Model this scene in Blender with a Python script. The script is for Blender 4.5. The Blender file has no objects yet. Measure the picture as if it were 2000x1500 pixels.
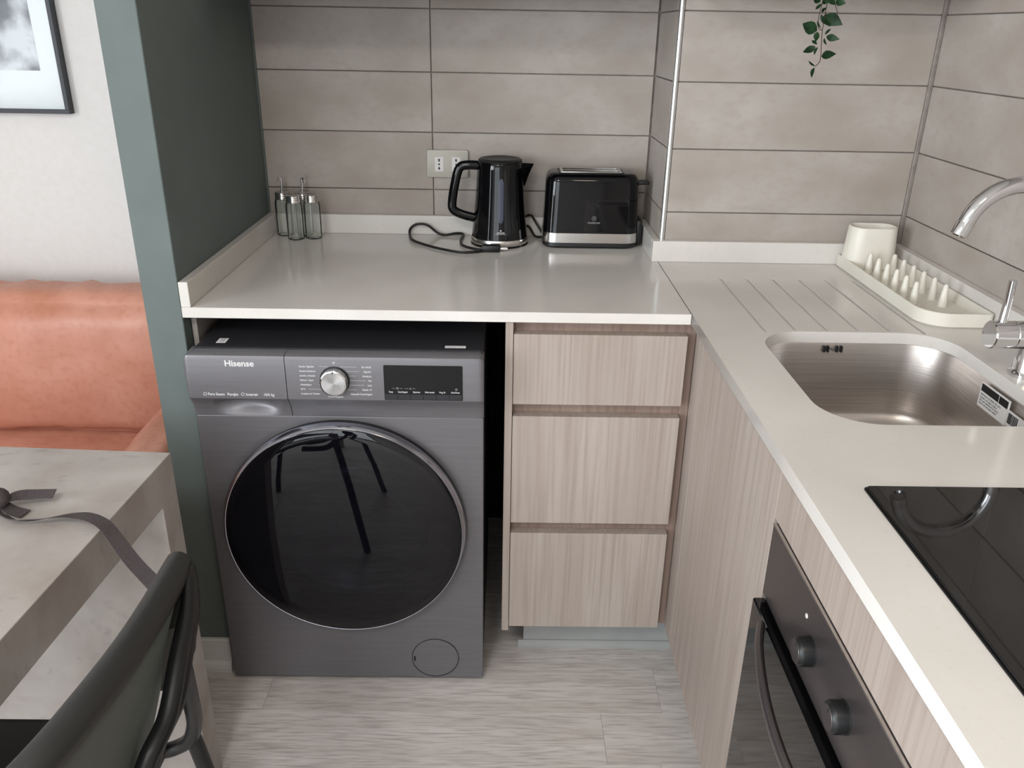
import bpy, bmesh, math, random
from mathutils import Vector, Matrix
random.seed(7)
PI = math.pi
C = bpy.context.scene.collection

# ------------------------------------------------------------------ camera
cam_d = bpy.data.cameras.new('camera'); cam = bpy.data.objects.new('camera', cam_d); C.objects.link(cam)
yaw, pitch, roll = math.radians(0.62166), math.radians(-23.2235), math.radians(1.01089)
fwd = Vector((math.sin(yaw)*math.cos(pitch), math.cos(yaw)*math.cos(pitch), math.sin(pitch)))
rt = Vector((math.cos(yaw), -math.sin(yaw), 0)); up = rt.cross(fwd)
R_ = math.cos(roll)*rt + math.sin(roll)*up; U_ = -math.sin(roll)*rt + math.cos(roll)*up
m = Matrix((R_, U_, -fwd)).transposed().to_4x4(); m.translation = Vector((-0.37895, -1.58581, 1.44302))
cam.matrix_world = m
cam_d.sensor_width = 36.0; cam_d.lens = 36.0*1612.33/2000.0; cam_d.clip_start = 0.02
bpy.context.scene.camera = cam

# ------------------------------------------------------------------ light and exposure
sc = bpy.context.scene
sc.view_settings.view_transform = 'Standard'; sc.view_settings.look = 'None'
sc.view_settings.gamma = 1.0; sc.view_settings.use_curve_mapping = False
sc.view_settings.exposure = 0.0
sc.cycles.transparent_max_bounces = 40
W = bpy.data.worlds.new('world'); sc.world = W; W.use_nodes = True
W.node_tree.nodes['Background'].inputs[0].default_value = (0.80, 0.88, 1.0, 1); W.node_tree.nodes['Background'].inputs[1].default_value = 1.0

def area(name, loc, rot, sx, sy, power, col):
    d = bpy.data.lights.new(name, 'AREA'); d.shape = 'RECTANGLE'; d.size = sx; d.size_y = sy
    d.energy = power; d.color = col
    o = bpy.data.objects.new(name, d); C.objects.link(o); o.location = loc; o.rotation_euler = rot; return o
# daylight through the balcony door in the left wall; rear window light added as fill
area('window_light', (-3.04, -2.45, 1.20), (0, -PI/2+math.radians(22), 0), 2.0, 1.7, 150, (0.90, 0.95, 1.0))
area('rear_fill_light', (-1.75, -4.42, 1.20), (PI/2-math.radians(15), 0, 0), 2.1, 1.95, 58, (0.91, 0.955, 1.0))
# warm ceiling lamp over the kitchen floor
area('ceiling_lamp_light', (0.0, -1.9, 2.36), (0, 0, 0), 0.28, 0.28, 4.5, (1.0, 0.86, 0.68))
area('ceiling_fill_light', (-0.95, -2.1, 2.36), (0, 0, 0), 0.5, 0.5, 21, (0.97, 0.98, 1.0))  # unseen lamp, added to brighten the floor and worktops

# ------------------------------------------------------------------ materials
def srgb(r, g, b):
    f = lambda c: (c/255/12.92) if c/255 <= 0.04045 else ((c/255+0.055)/1.055)**2.4
    return (f(r), f(g), f(b), 1)
MATS = {}
def mat(name, col, rough=0.5, metal=0.0, coat=0.0, spec=0.5, trans=0.0, ior=1.45, emis=None):
    M = bpy.data.materials.new(name); M.use_nodes = True; p = M.node_tree.nodes['Principled BSDF']
    p.inputs['Base Color'].default_value = col; p.inputs['Roughness'].default_value = rough
    p.inputs['Metallic'].default_value = metal; p.inputs['Coat Weight'].default_value = coat
    p.inputs['Specular IOR Level'].default_value = spec; p.inputs['Transmission Weight'].default_value = trans
    p.inputs['IOR'].default_value = ior
    if emis: p.inputs['Emission Color'].default_value = emis; p.inputs['Emission Strength'].default_value = 1
    MATS[name] = M; return M
def N(M, t): return M.node_tree.nodes.new(t)
def L(M, a, b): M.node_tree.links.new(a, b)
def noise_mix(M, c1, c2, scale=(1, 1, 1), nscale=5.0, detail=4, lo=0.35, hi=0.65, rnd=0.0, bump=0.0, rough=None, rot=(0,0,0), dist=0.0, third=None):
    """colour from one stretched noise in object space, optional bump"""
    p = M.node_tree.nodes['Principled BSDF']
    tc = N(M, 'ShaderNodeTexCoord'); mp = N(M, 'ShaderNodeMapping'); mp.inputs['Scale'].default_value = scale; mp.inputs['Rotation'].default_value = rot
    L(M, tc.outputs['Object'], mp.inputs['Vector'])
    src = mp.outputs['Vector']
    if rnd:
        oi = N(M, 'ShaderNodeObjectInfo'); mu = N(M, 'ShaderNodeMath'); mu.operation = 'MULTIPLY'; mu.inputs[1].default_value = rnd
        L(M, oi.outputs['Random'], mu.inputs[0]); ad = N(M, 'ShaderNodeVectorMath'); ad.operation = 'ADD'
        L(M, src, ad.inputs[0]); L(M, mu.outputs[0], ad.inputs[1]); src = ad.outputs[0]
    n = N(M, 'ShaderNodeTexNoise'); n.inputs['Scale'].default_value = nscale; n.inputs['Detail'].default_value = detail; n.inputs['Distortion'].default_value = dist
    L(M, src, n.inputs['Vector'])
    r = N(M, 'ShaderNodeValToRGB'); r.color_ramp.elements[0].position = lo; r.color_ramp.elements[1].position = hi
    r.color_ramp.elements[0].color = c1; r.color_ramp.elements[1].color = c2
    L(M, n.outputs['Fac'], r.inputs['Fac'])
    out = r.outputs['Color']
    if third:   # second, finer layer: (colour, nscale, lo, hi, strength, scale)
        c3, ns, l2, h2, st, s3 = third
        mp2 = N(M, 'ShaderNodeMapping'); mp2.inputs['Scale'].default_value = s3; L(M, src, mp2.inputs['Vector'])
        n2 = N(M, 'ShaderNodeTexNoise'); n2.inputs['Scale'].default_value = ns; n2.inputs['Detail'].default_value = 6
        L(M, mp2.outputs[0], n2.inputs['Vector'])
        mr = N(M, 'ShaderNodeMapRange'); mr.inputs['From Min'].default_value = l2; mr.inputs['From Max'].default_value = h2; mr.inputs['To Max'].default_value = st
        L(M, n2.outputs['Fac'], mr.inputs['Value'])
        mx = N(M, 'ShaderNodeMix'); mx.data_type = 'RGBA'; mx.inputs[7].default_value = c3
        L(M, mr.outputs[0], mx.inputs[0]); L(M, out, mx.inputs[6]); out = mx.outputs[2]
    L(M, out, p.inputs['Base Color'])
    if bump:
        b = N(M, 'ShaderNodeBump'); b.inputs['Strength'].default_value = bump; b.inputs['Distance'].default_value = 0.002
        L(M, n.outputs['Fac'], b.inputs['Height']); L(M, b.outputs[0], p.inputs['Normal'])
    return M

tile_m = mat('tile', srgb(170, 160, 150), 0.55)
noise_mix(tile_m, srgb(158, 148, 139), srgb(180, 173, 167), (1, 1, 1.6), 5.0, 6, 0.3, 0.7, rnd=31, third=(srgb(158, 145, 134), 40, 0.45, 0.75, 0.5, (1, 1, 1)))
grout_m = noise_mix(mat('grout', srgb(120, 112, 108), 0.9), srgb(128, 119, 113), srgb(148, 139, 133), nscale=30)
green_m = noise_mix(mat('green_paint', srgb(100, 113, 110), 0.75), srgb(97, 107, 105), srgb(102, 112, 110), nscale=9)
white_m = noise_mix(mat('white_paint', srgb(220, 218, 216), 0.85), srgb(220, 218, 215), srgb(223, 221, 219), nscale=60, detail=3)
ceil_m = noise_mix(mat('ceiling_paint', srgb(225, 224, 220), 0.9), srgb(222, 221, 217), srgb(228, 227, 223), nscale=20)
skirt_m = noise_mix(mat('skirting', srgb(215, 218, 216), 0.5), srgb(212, 215, 212), srgb(222, 224, 221), nscale=14)
quartz_m = noise_mix(mat('quartz', srgb(215, 212, 206), 0.16, spec=0.5), srgb(208, 204, 198), srgb(220, 216, 211), nscale=3.0, detail=3, third=(srgb(196, 190, 180), 90, 0.6, 0.8, 0.4, (1, 1, 1)))
def wood(name, a, b, c, s, rough=0.55, rnd=17):
    M = mat(name, a, rough)
    return noise_mix(M, a, b, s, 1.0, 5, 0.32, 0.66, rnd=rnd, bump=0.15, dist=0.6, third=(c, 1.0, 0.44, 0.70, 0.7, (10, 10, 3)))
oak_v = wood('oak_laminate', srgb(162, 149, 140), srgb(174, 163, 155), srgb(148, 133, 123), (13, 13, 1.0))
floor_m = wood('vinyl_plank', srgb(196, 190, 185), srgb(216, 211, 208), srgb(158, 148, 143), (1.4, 18, 18), 0.42)
conc_m = noise_mix(mat('concrete_laminate', srgb(168, 162, 155), 0.45), srgb(146, 136, 129), srgb(178, 172, 167), (1, 1, 1), 7, 9, 0.3, 0.7, dist=0.2, third=(srgb(128, 118, 112), 26, 0.60, 0.80, 0.55, (1, 2.2, 1)))
leather_m = noise_mix(mat('tan_leather', srgb(178, 100, 70), 0.42), srgb(184, 122, 98), srgb(206, 150, 130), (1, 1, 1), 6, 8, 0.3, 0.7, bump=0.3, third=(srgb(168, 98, 70), 55, 0.5, 0.75, 0.35, (1, 1, 1)))
blackgloss = mat('black_gloss_plastic', srgb(8, 8, 10), 0.06, spec=0.38)
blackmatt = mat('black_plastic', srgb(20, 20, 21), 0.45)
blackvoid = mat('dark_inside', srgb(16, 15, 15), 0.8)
charcoal = mat('charcoal_chair', srgb(42, 42, 41), 0.5)
shellm = mat('chair_shell', srgb(104, 106, 101), 0.5)
chairtube = mat('chair_tube', srgb(20, 21, 22), 0.4)
chrome = mat('chrome', (0.70, 0.70, 0.71, 1), 0.06, 1.0)
ringm = mat('ring_chrome', (0.42, 0.43, 0.48, 1), 0.14, 1.0)
satin = mat('satin_metal', (0.62, 0.60, 0.58, 1), 0.24, 1.0)
trim_m = mat('aluminium_trim', (0.78, 0.79, 0.80, 1), 0.30, 1.0)
steel = mat('brushed_steel', (0.47, 0.43, 0.40, 1), 0.37, 1.0)
noise_mix(steel, (0.50, 0.46, 0.43, 1), (0.62, 0.58, 0.55, 1), (3, 3, 160), 2.0, 4, 0.3, 0.7, bump=0.06)
wash_m = mat('washer_grey', srgb(118, 115, 119), 0.36, 0.25)
noise_mix(wash_m, srgb(104, 102, 105), srgb(109, 107, 110), (2, 2, 60), 4, 3, 0.3, 0.7)
wash_side = mat('washer_side', srgb(52, 52, 57), 0.5, 0.3)
wash_lid = mat('washer_lid', srgb(38, 38, 42), 0.45)
def window_glass(name, tint, transp, rough=0.02):
    M = bpy.data.materials.new(name); M.use_nodes = True; nt = M.node_tree
    nt.nodes.remove(nt.nodes['Principled BSDF']); out = nt.nodes['Material Output']
    g = N(M, 'ShaderNodeBsdfGlossy'); g.inputs['Roughness'].default_value = rough; g.inputs['Color'].default_value = (1, 1, 1, 1)
    t = N(M, 'ShaderNodeBsdfTransparent'); t.inputs['Color'].default_value = transp
    d = N(M, 'ShaderNodeBsdfDiffuse'); d.inputs['Color'].default_value = tint
    ad = N(M, 'ShaderNodeMixShader'); ad.inputs[0].default_value = 0.5; L(M, t.outputs[0], ad.inputs[1]); L(M, d.outputs[0], ad.inputs[2])
    if tint[0] == 0 and tint[1] == 0: ad.inputs[0].default_value = 0.0
    f = N(M, 'ShaderNodeFresnel'); f.inputs['IOR'].default_value = 1.43
    mx = N(M, 'ShaderNodeMixShader'); L(M, f.outputs[0], mx.inputs[0]); L(M, ad.outputs[0], mx.inputs[1]); L(M, g.outputs[0], mx.inputs[2])
    L(M, mx.outputs[0], out.inputs['Surface']); MATS[name] = M; return M
doorglass = window_glass('tinted_door_glass', (0.006, 0.006, 0.009, 1), (0.22, 0.22, 0.26, 1))
paneglass = window_glass('clear_pane', (0, 0, 0, 1), (0.97, 0.98, 0.97, 1))
acrylic = window_glass('acrylic_pane', (0, 0, 0, 1), (0.97, 0.98, 0.98, 1), 0.12)
for nd in acrylic.node_tree.nodes:
    if nd.type == 'FRESNEL': nd.inputs['IOR'].default_value = 1.18
jarglass = window_glass('jar_glass', (0.76, 0.80, 0.77, 1), (0.985, 0.992, 0.985, 1), 0.03)
jarglass.node_tree.nodes['Mix Shader'].inputs[0].default_value = 0.07
for nd in jarglass.node_tree.nodes:
    if nd.type == 'FRESNEL': nd.inputs['IOR'].default_value = 1.22
hobglass = mat('hob_glass', srgb(14, 14, 15), 0.03, spec=0.75)
ovenglass = mat('oven_glass', srgb(10, 10, 12), 0.05, spec=0.7)
ovenmetal = mat('dark_oven_metal', srgb(92, 86, 86), 0.3, 0.7)
screenglass = mat('display_glass', srgb(10, 10, 12), 0.08, spec=0.28)
ceramic = noise_mix(mat('cream_plastic', srgb(224, 220, 208), 0.4), srgb(221, 217, 205), srgb(228, 224, 213), nscale=12)
printwhite = mat('white_print', srgb(205, 205, 205), 0.6)
printgrey = mat('grey_print', srgb(150, 150, 154), 0.6)
printblack = mat('black_print', srgb(22, 22, 22), 0.6)
paper = mat('label_paper', srgb(222, 220, 218), 0.6)
socketm = mat('socket_plate', srgb(186, 182, 172), 0.38)
leafm = noise_mix(mat('leaf', srgb(28, 62, 36), 0.35), srgb(20, 50, 28), srgb(44, 84, 48), nscale=60, rnd=9)
stemm = mat('stem', srgb(64, 48, 34), 0.6)
potm = mat('plant_pot', srgb(200, 196, 188), 0.6)
strapm = noise_mix(mat('grey_webbing', srgb(70, 63, 64), 0.8), srgb(64, 57, 58), srgb(76, 69, 70), nscale=300, bump=0.05)
framem = mat('picture_frame', srgb(52, 54, 60), 0.45)
matboard = mat('mat_board', srgb(226, 228, 230), 0.7)
printm = mat('photo_print', srgb(170, 170, 172), 0.6)
noise_mix(printm, srgb(96, 97, 102), srgb(205, 207, 212), (1, 1, 1), 9, 6, 0.40, 0.56)
oak_shade = wood('oak_shaded_laminate', srgb(132, 112, 101), srgb(147, 128, 117), srgb(114, 94, 84), (13, 13, 1.0))  # browner oak: shade of the drawer recesses put into the carcass colour
plinthm = noise_mix(mat('plinth', srgb(158, 164, 162), 0.5), srgb(150, 152, 151), srgb(162, 164, 163), nscale=8)
gaugem = mat('water_gauge', srgb(64, 67, 84), 0.25)
amber = mat('indicator', srgb(206, 200, 196), 0.3)
cordm = mat('cord_rubber', srgb(18, 17, 17), 0.5)
bowlm = mat('bowl_glass', srgb(70, 72, 98), 0.12, spec=0.8, metal=0.6)
spotm = mat('lamp_diffuser', srgb(250, 230, 200), 0.5, emis=(1.0, 0.85, 0.65, 1))
MATS['lamp_diffuser'].node_tree.nodes['Principled BSDF'].inputs['Emission Strength'].default_value = 4
for nm in ('knob_brushed',):
    kb = mat(nm, (0.80, 0.80, 0.80, 1), 0.22, 1.0)
    kb.node_tree.nodes['Principled BSDF'].inputs['Anisotropic'].default_value = 0.85
    tg = N(kb, 'ShaderNodeTangent'); tg.direction_type = 'RADIAL'; tg.axis = 'Y'
    L(kb, tg.outputs[0], kb.node_tree.nodes['Principled BSDF'].inputs['Tangent'])

# ------------------------------------------------------------------ mesh helpers
def wloc(o):
    v = Vector((0, 0, 0))
    while o is not None: v += o.location; o = o.parent
    return v
def thing(name, label, cat, loc=(0, 0, 0), rotz=0.0, group=None):
    o = bpy.data.objects.new(name, None); C.objects.link(o); o.empty_display_size = 0.05
    o.location = loc; o.rotation_euler = (0, 0, rotz); o['label'] = label; o['category'] = cat
    if group: o['group'] = group
    return o
def tag(o, label, cat, group=None):
    o['label'] = label; o['category'] = cat
    if group: o['group'] = group
    return o
LOCAL = [False]
def obj(name, bm, m, parent=None, smooth=False, local=False, label=None):
    """local=True: geometry already in the parent's own frame; otherwise world coordinates"""
    me = bpy.data.meshes.new(name)
    if isinstance(bm, bmesh.types.BMesh):
        bm.normal_update(); bm.to_mesh(me); bm.free()
    else: me = bm; me.name = name
    if parent is not None and not local: me.transform(Matrix.Translation(-wloc(parent)))
    for mm in (m if isinstance(m, (list, tuple)) else [m]): me.materials.append(mm)
    if smooth:
        for p in me.polygons: p.use_smooth = True
        try: me.set_sharp_from_angle(angle=math.radians(40 if smooth is True else smooth))
        except Exception: pass
    o = bpy.data.objects.new(name, me); C.objects.link(o)
    if parent is not None: o.parent = parent
    if label: o['label'] = label
    return o
def struct(name, bm, m, **k):
    o = obj(name, bm, m, **k); o['kind'] = 'structure'; return o
def B(): return bmesh.new()
def box(bm, x0, x1, y0, y1, z0, z1, bev=0.0, seg=1):
    vs = [bm.verts.new((x, y, z)) for x in (x0, x1) for y in (y0, y1) for z in (z0, z1)]
    f = []
    for q in ((0, 1, 3, 2), (4, 6, 7, 5), (0, 4, 5, 1), (2, 3, 7, 6), (0, 2, 6, 4), (1, 5, 7, 3)):
        f.append(bm.faces.new([vs[i] for i in q]))
    if bev:
        es = list({e for x in f for e in x.edges})
        bmesh.ops.bevel(bm, geom=es, offset=bev, segments=seg, profile=0.5, affect='EDGES')
    return bm
def bx(*a, **k): return box(B(), *a, **k)
def rrect(x0, x1, y0, y1, r, n=6, corners=(1, 1, 1, 1)):
    """ccw outline; corners order: (x1,y1),(x0,y1),(x0,y0),(x1,y0)"""
    pts = []
    for (cx, cy, a0, use) in ((x1-r, y1-r, 0, corners[0]), (x0+r, y1-r, 90, corners[1]), (x0+r, y0+r, 180, corners[2]), (x1-r, y0+r, 270, corners[3])):
        if use:
            for i in range(n+1):
                a = math.radians(a0 + 90*i/n); pts.append((cx+r*math.cos(a), cy+r*math.sin(a)))
        else:
            sx = x1 if a0 in (0, 270) else x0; sy = y1 if a0 in (0, 90) else y0; pts.append((sx, sy))
    return pts
def prism(bm, pts, z0, z1, axis='z', bev=0.0):
    """extruded outline; axis z: pts=(x,y); axis y: pts=(x,z) extruded y0..y1; axis x: pts=(y,z)"""
    def P(p, h):
        return {'z': (p[0], p[1], h), 'y': (p[0], h, p[1]), 'x': (h, p[0], p[1])}[axis]
    a = [bm.verts.new(P(p, z0)) for p in pts]; b = [bm.verts.new(P(p, z1)) for p in pts]
    fs = [bm.faces.new(a[::-1]), bm.faces.new(b)]
    n = len(pts)
    for i in range(n): fs.append(bm.faces.new((a[i], a[(i+1) % n], b[(i+1) % n], b[i])))
    if bev:
        es = list(set(fs[0].edges) | set(fs[1].edges))
        bmesh.ops.bevel(bm, geom=es, offset=bev, segments=2, profile=0.5, affect='EDGES')
    bmesh.ops.recalc_face_normals(bm, faces=bm.faces)
    return bm
def loft(bm, loops, cap0=True, cap1=True):
    rings = [[bm.verts.new(p) for p in lp] for lp in loops]; n = len(rings[0])
    for a, b in zip(rings, rings[1:]):
        for i in range(n): bm.faces.new((a[i], a[(i+1) % n], b[(i+1) % n], b[i]))
    if cap0: bm.faces.new(rings[0][::-1])
    if cap1: bm.faces.new(rings[-1])
    bmesh.ops.recalc_face_normals(bm, faces=bm.faces); return bm
def lathe(bm, prof, c=(0, 0, 0), axis='z', n=32, closed=False):
    """prof: (radius, height) list"""
    def P(r, h, a):
        u, v = r*math.cos(a), r*math.sin(a)
        d = {'z': (u, v, h), 'y': (u, h, v), 'x': (h, u, v)}[axis]
        return (c[0]+d[0], c[1]+d[1], c[2]+d[2])
    rings = []
    for r, h in prof:
        if r < 1e-6: rings.append([bm.verts.new(P(0, h, 0))])
        else: rings.append([bm.verts.new(P(r, h, 2*PI*i/n)) for i in range(n)])
    pairs = list(zip(rings, rings[1:])) + ([(rings[-1], rings[0])] if closed else [])
    for a, b in pairs:
        for i in range(n):
            j = (i+1) % n
            if len(a) == 1 and len(b) == 1: continue
            if len(a) == 1: bm.faces.new((a[0], b[j], b[i]))
            elif len(b) == 1: bm.faces.new((a[i], a[j], b[0]))
            else: bm.faces.new((a[i], a[j], b[j], b[i]))
    bmesh.ops.recalc_face_normals(bm, faces=bm.faces); return bm
def smoothpath(pts, sub=6):
    P = [Vector(p) for p in pts]; out = []
    for i in range(len(P)-1):
        p0 = P[max(i-1, 0)]; p1 = P[i]; p2 = P[i+1]; p3 = P[min(i+2, len(P)-1)]
        for s in range(sub):
            t = s/sub
            out.append(0.5*((2*p1)+(-p0+p2)*t+(2*p0-5*p1+4*p2-p3)*t*t+(-p0+3*p1-3*p2+p3)*t**3))
    out.append(P[-1]); return out
def tube(bm, pts, r, n=10, sub=6, flat=None, rfun=None, up0=None):
    """tube along a smoothed path; flat=(a,b) gives an elliptic/flat section with b along 'up'"""
    P = smoothpath(pts, sub) if sub else [Vector(p) for p in pts]
    rings = []; nrm = None
    for i, p in enumerate(P):
        t = (P[min(i+1, len(P)-1)]-P[max(i-1, 0)]).normalized()
        if nrm is None:
            nrm = Vector(up0) if up0 else (Vector((0, 0, 1)) if abs(t.z) < 0.9 else Vector((1, 0, 0)))
        nrm = (nrm - t*nrm.dot(t)).normalized(); bn = t.cross(nrm)
        rr = r if rfun is None else rfun(i/(len(P)-1))
        a, b = (rr, rr) if flat is None else flat
        rings.append([bm.verts.new(p + bn*(a*math.cos(2*PI*k/n)) + nrm*(b*math.sin(2*PI*k/n))) for k in range(n)])
    for A, Bq in zip(rings, rings[1:]):
        for i in range(n): bm.faces.new((A[i], A[(i+1) % n], Bq[(i+1) % n], Bq[i]))
    bm.faces.new(rings[0][::-1]); bm.faces.new(rings[-1])
    bmesh.ops.recalc_face_normals(bm, faces=bm.faces); return bm
def xform(bm, M): bmesh.ops.transform(bm, matrix=M, verts=bm.verts); return bm
def plate(outer, holes, z0, z1, bev=0.0):
    """flat slab with holes (2D curve fill)"""
    cu = bpy.data.curves.new('plate', 'CURVE'); cu.dimensions = '2D'; cu.fill_mode = 'BOTH'; cu.extrude = (z1-z0)/2
    for lp in [outer]+holes:
        s = cu.splines.new('POLY'); s.points.add(len(lp)-1); s.use_cyclic_u = True
        for i, p in enumerate(lp): s.points[i].co = (p[0], p[1], 0, 1)
    o = bpy.data.objects.new('plate', cu); C.objects.link(o)
    dg = bpy.context.evaluated_depsgraph_get(); dg.update()
    me = bpy.data.meshes.new_from_object(o.evaluated_get(dg)); bpy.data.objects.remove(o); bpy.data.curves.remove(cu)
    me.transform(Matrix.Translation((0, 0, (z0+z1)/2))); me.materials.clear()
    bm = B(); bm.from_mesh(me); bpy.data.meshes.remove(me); return bm
def join(*bms):
    out = B()
    for b in bms:
        t = bpy.data.meshes.new('t'); b.to_mesh(t); b.free(); out.from_mesh(t); bpy.data.meshes.remove(t)
    return out
def text_bm(s, size, M, depth=0.0003, align='LEFT', bold=0.0):
    cu = bpy.data.curves.new('txt', 'FONT'); cu.body = s; cu.size = size; cu.extrude = depth; cu.offset = bold*size; cu.align_x = align; cu.resolution_u = 3
    o = bpy.data.objects.new('txt', cu); C.objects.link(o)
    dg = bpy.context.evaluated_depsgraph_get(); dg.update()
    me = bpy.data.meshes.new_from_object(o.evaluated_get(dg)); bpy.data.objects.remove(o); bpy.data.curves.remove(cu)
    me.transform(M); bm = B(); bm.from_mesh(me); bpy.data.meshes.remove(me); return bm
def front(x, y, z, sx=1.0): # text standing in the xz plane facing -y
    return Matrix.Translation((x, y, z)) @ Matrix.Rotation(PI/2, 4, 'X') @ Matrix.Diagonal((sx, 1, 1, 1))

# ------------------------------------------------------------------ key sizes (metres)
ZC, TC = 0.920, 0.022          # worktop top, thickness
XL = -1.0294                   # kitchen side of the green partition
YB = 0.690                     # back wall (tile face)
XC, YCOL = 0.004, 0.4334       # projecting wall: side face, front face
XR = 0.598                     # right wall
UH, UT = 0.052, 0.020          # upstand

# ------------------------------------------------------------------ room shell
H = 2.45
sub = struct('floor', bx(-3.3, 0.75, -4.7, 0.85, -0.12, -0.006), grout_m)
# floor planks, rows run along x
rows = []; y = -0.138; PWID = 0.145
ys = [-0.138 + PWID*k for k in range(-9, 6)]
offs = {-0.138: -0.0036, -0.283: -0.146}
plank_mesh = {}
for k, y0 in enumerate(ys):
    key = round(y0, 3)
    st = offs.get(key, -0.35 + 0.37*((k*5) % 7)/2.3 - 0.6)
    x = st
    while x > -1.9: x -= 0.92
    while x < 0.62:
        a, b = max(x, -1.95), min(x+0.92, 0.62); x += 0.92
        if b-a < 0.02: continue
        w = round(b-a, 3)
        if w not in plank_mesh:
            me = bpy.data.meshes.new('floor_plank'); bmq = bx(0.0002, w-0.0002, 0.0002, PWID-0.0002, -0.006, 0.0, bev=0.0004); bmq.to_mesh(me); bmq.free()
            me.materials.append(floor_m); plank_mesh[w] = me
        o = bpy.data.objects.new('floor_plank', plank_mesh[w]); C.objects.link(o); o.location = (a, y0, 0); o.parent = sub
# rest of the floor as plain slabs of the same boards
far = join(bx(-3.3, -1.95, -4.7, 0.85, -0.006, 0), bx(-1.95, 0.62, -4.7, ys[0], -0.006, 0))
o = obj('far_boards', far, floor_m, sub); o['kind'] = 'stuff'
struct('ceiling', bx(-3.3, 0.75, -4.7, 0.85, H, H+0.1), ceil_m)

def tiles(parent, spans, z0s, face, plane, t=0.008, gap=0.0025):
    """face 'y': tiles facing -y at y=plane; 'x': facing -x at x=plane"""
    cache = {}
    for (a, b) in spans:
        for (z0, z1) in z0s:
            w, h = round(b-a, 4), round(z1-z0, 4)
            if (w, h) not in cache:
                if face == 'y': bmq = bx(gap/2, w-gap/2, 0, t, gap/2, h-gap/2, bev=0.0009)
                else: bmq = bx(0, t, gap/2, w-gap/2, gap/2, h-gap/2, bev=0.0009)
                me = bpy.data.meshes.new('wall_tile'); bmq.to_mesh(me); bmq.free(); me.materials.append(tile_m); cache[(w, h)] = me
            o = bpy.data.objects.new('wall_tile', cache[(w, h)]); C.objects.link(o); o.parent = parent
            o.location = (a, plane, z0) if face == 'y' else (plane, a, z0)
ZJ = [1.0397+0.1497*i for i in range(-8, 9)]
zr = [(ZJ[i], ZJ[i+1]) for i in range(7, 12)]     # rows from just below the worktop up
wb = struct('wall_back', bx(-1.10, 0.75, YB+0.0065, YB+0.15, 0, H), grout_m)
tiles(wb, [(XL+0.001, -0.5771), (-0.5771, 0.0)], zr, 'y', YB)
wn = struct('wall_corner', bx(XC+0.0065, XR+0.1, YCOL+0.0065, YB+0.01, 0, H), grout_m)
tiles(wn, [(XC+0.010, XR-0.006)], zr, 'y', YCOL)
tiles(wn, [(YCOL+0.010, YB)], zr, 'x', XC-0.001)
wr = struct('wall_right', bx(XR+0.0065, XR+0.15, -4.7, YCOL+0.01, 0, H), grout_m)
tiles(wr, [(YCOL-0.008-0.6*(i+1), YCOL-0.008-0.6*i) for i in range(3)], zr, 'x', XR)
for i, (nm, a) in enumerate((('trim_1', (XC, YCOL)),)):
    t = lathe(B(), [(0.0, 0.972), (0.0066, 0.972), (0.0066, 1.60), (0.0, 1.60)], (XC+0.004, YCOL+0.004, 0), n=20)
    struct(nm, t, trim_m, smooth=True)
# corner grout bead, left grout bead of green paint line
struct('trim_2', bx(XR-0.007, XR+0.004, YCOL-0.005, YCOL+0.006, 0.95, 1.60, bev=0.002), grout_m)
struct('wall_partition', bx(-1.103, XL, 0.0016, 0.84, 0, H, bev=0.0015), green_m)
struct('trim_3', bx(XL-0.0005, XL+0.0045, YB-0.006, YB+0.001, 0.97, 1.6, bev=0.001), green_m)
struct('wall_rear_left', bx(-3.3, -1.10, YB+0.002, YB+0.15, 0, H), white_m)
# left wall with balcony door opening y -3.35..-1.55
lw = join(bx(-3.2, -3.05, -1.55, YB+0.1, 0, H), bx(-3.2, -3.05, -4.7, -3.35, 0, H), bx(-3.2, -3.05, -3.35, -1.55, 2.2, H))
struct('wall_left', lw, white_m)
rw = join(bx(-3.2, -2.85, -4.6, -4.45, 0, H), bx(-0.65, 0.75, -4.6, -4.45, 0, H), bx(-2.85, -0.65, -4.6, -4.45, 2.25, H), bx(-2.85, -0.65, -4.6, -4.45, 0, 0.08))
struct('wall_front', rw, white_m)
# window frames with panes
def window(nm, x, ya, yb, za, zb, ax):
    fr = B(); w = 0.05
    def bb(a0, a1, z0, z1):
        if ax == 'x': box(fr, x-0.03, x+0.03, a0, a1, z0, z1)
        else: box(fr, a0, a1, x-0.03, x+0.03, z0, z1)
    bb(ya, ya+w, za, zb); bb(yb-w, yb, za, zb); bb(ya, yb, za, za+w); bb(ya, yb, zb-w, zb); m_ = (ya+yb)/2; bb(m_-w/2, m_+w/2, za, zb)
    o = struct(nm, fr, wash_side)
    g = bx(x-0.003, x+0.003, ya+w, yb-w, za+w, zb-w) if ax == 'x' else bx(ya+w, yb-w, x-0.003, x+0.003, za+w, zb-w)
    obj('pane', g, paneglass, o)
window('window_1', -3.085, -3.35, -1.55, 0.02, 2.2, 'x')
window('window_fill', -4.49, -2.85, -0.65, 0.08, 2.25, 'y')  # unseen window, added as the opening for the rear fill light
# skirting on the partition end: board and quarter bead
sk = struct('baseboard_partition', bx(-1.106, XL+0.002, -0.0095, 0.0018, 0.0, 0.0905, bev=0.002), skirt_m)
obj('bead', prism(B(), [(-0.0095, 0.0), (-0.0095, 0.028), (-0.013, 0.027), (-0.018, 0.022), (-0.021, 0.012), (-0.021, 0.0)], -1.106, XL+0.002, axis='x'), skirt_m, sk)
# near-black sheet standing in for the shade in the gap beside the washer

struct('niche_shade_sheet', bx(XL+0.001, -0.3770, YB-0.004, YB+0.006, 0.0, ZC-TC-0.001), blackvoid)
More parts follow.
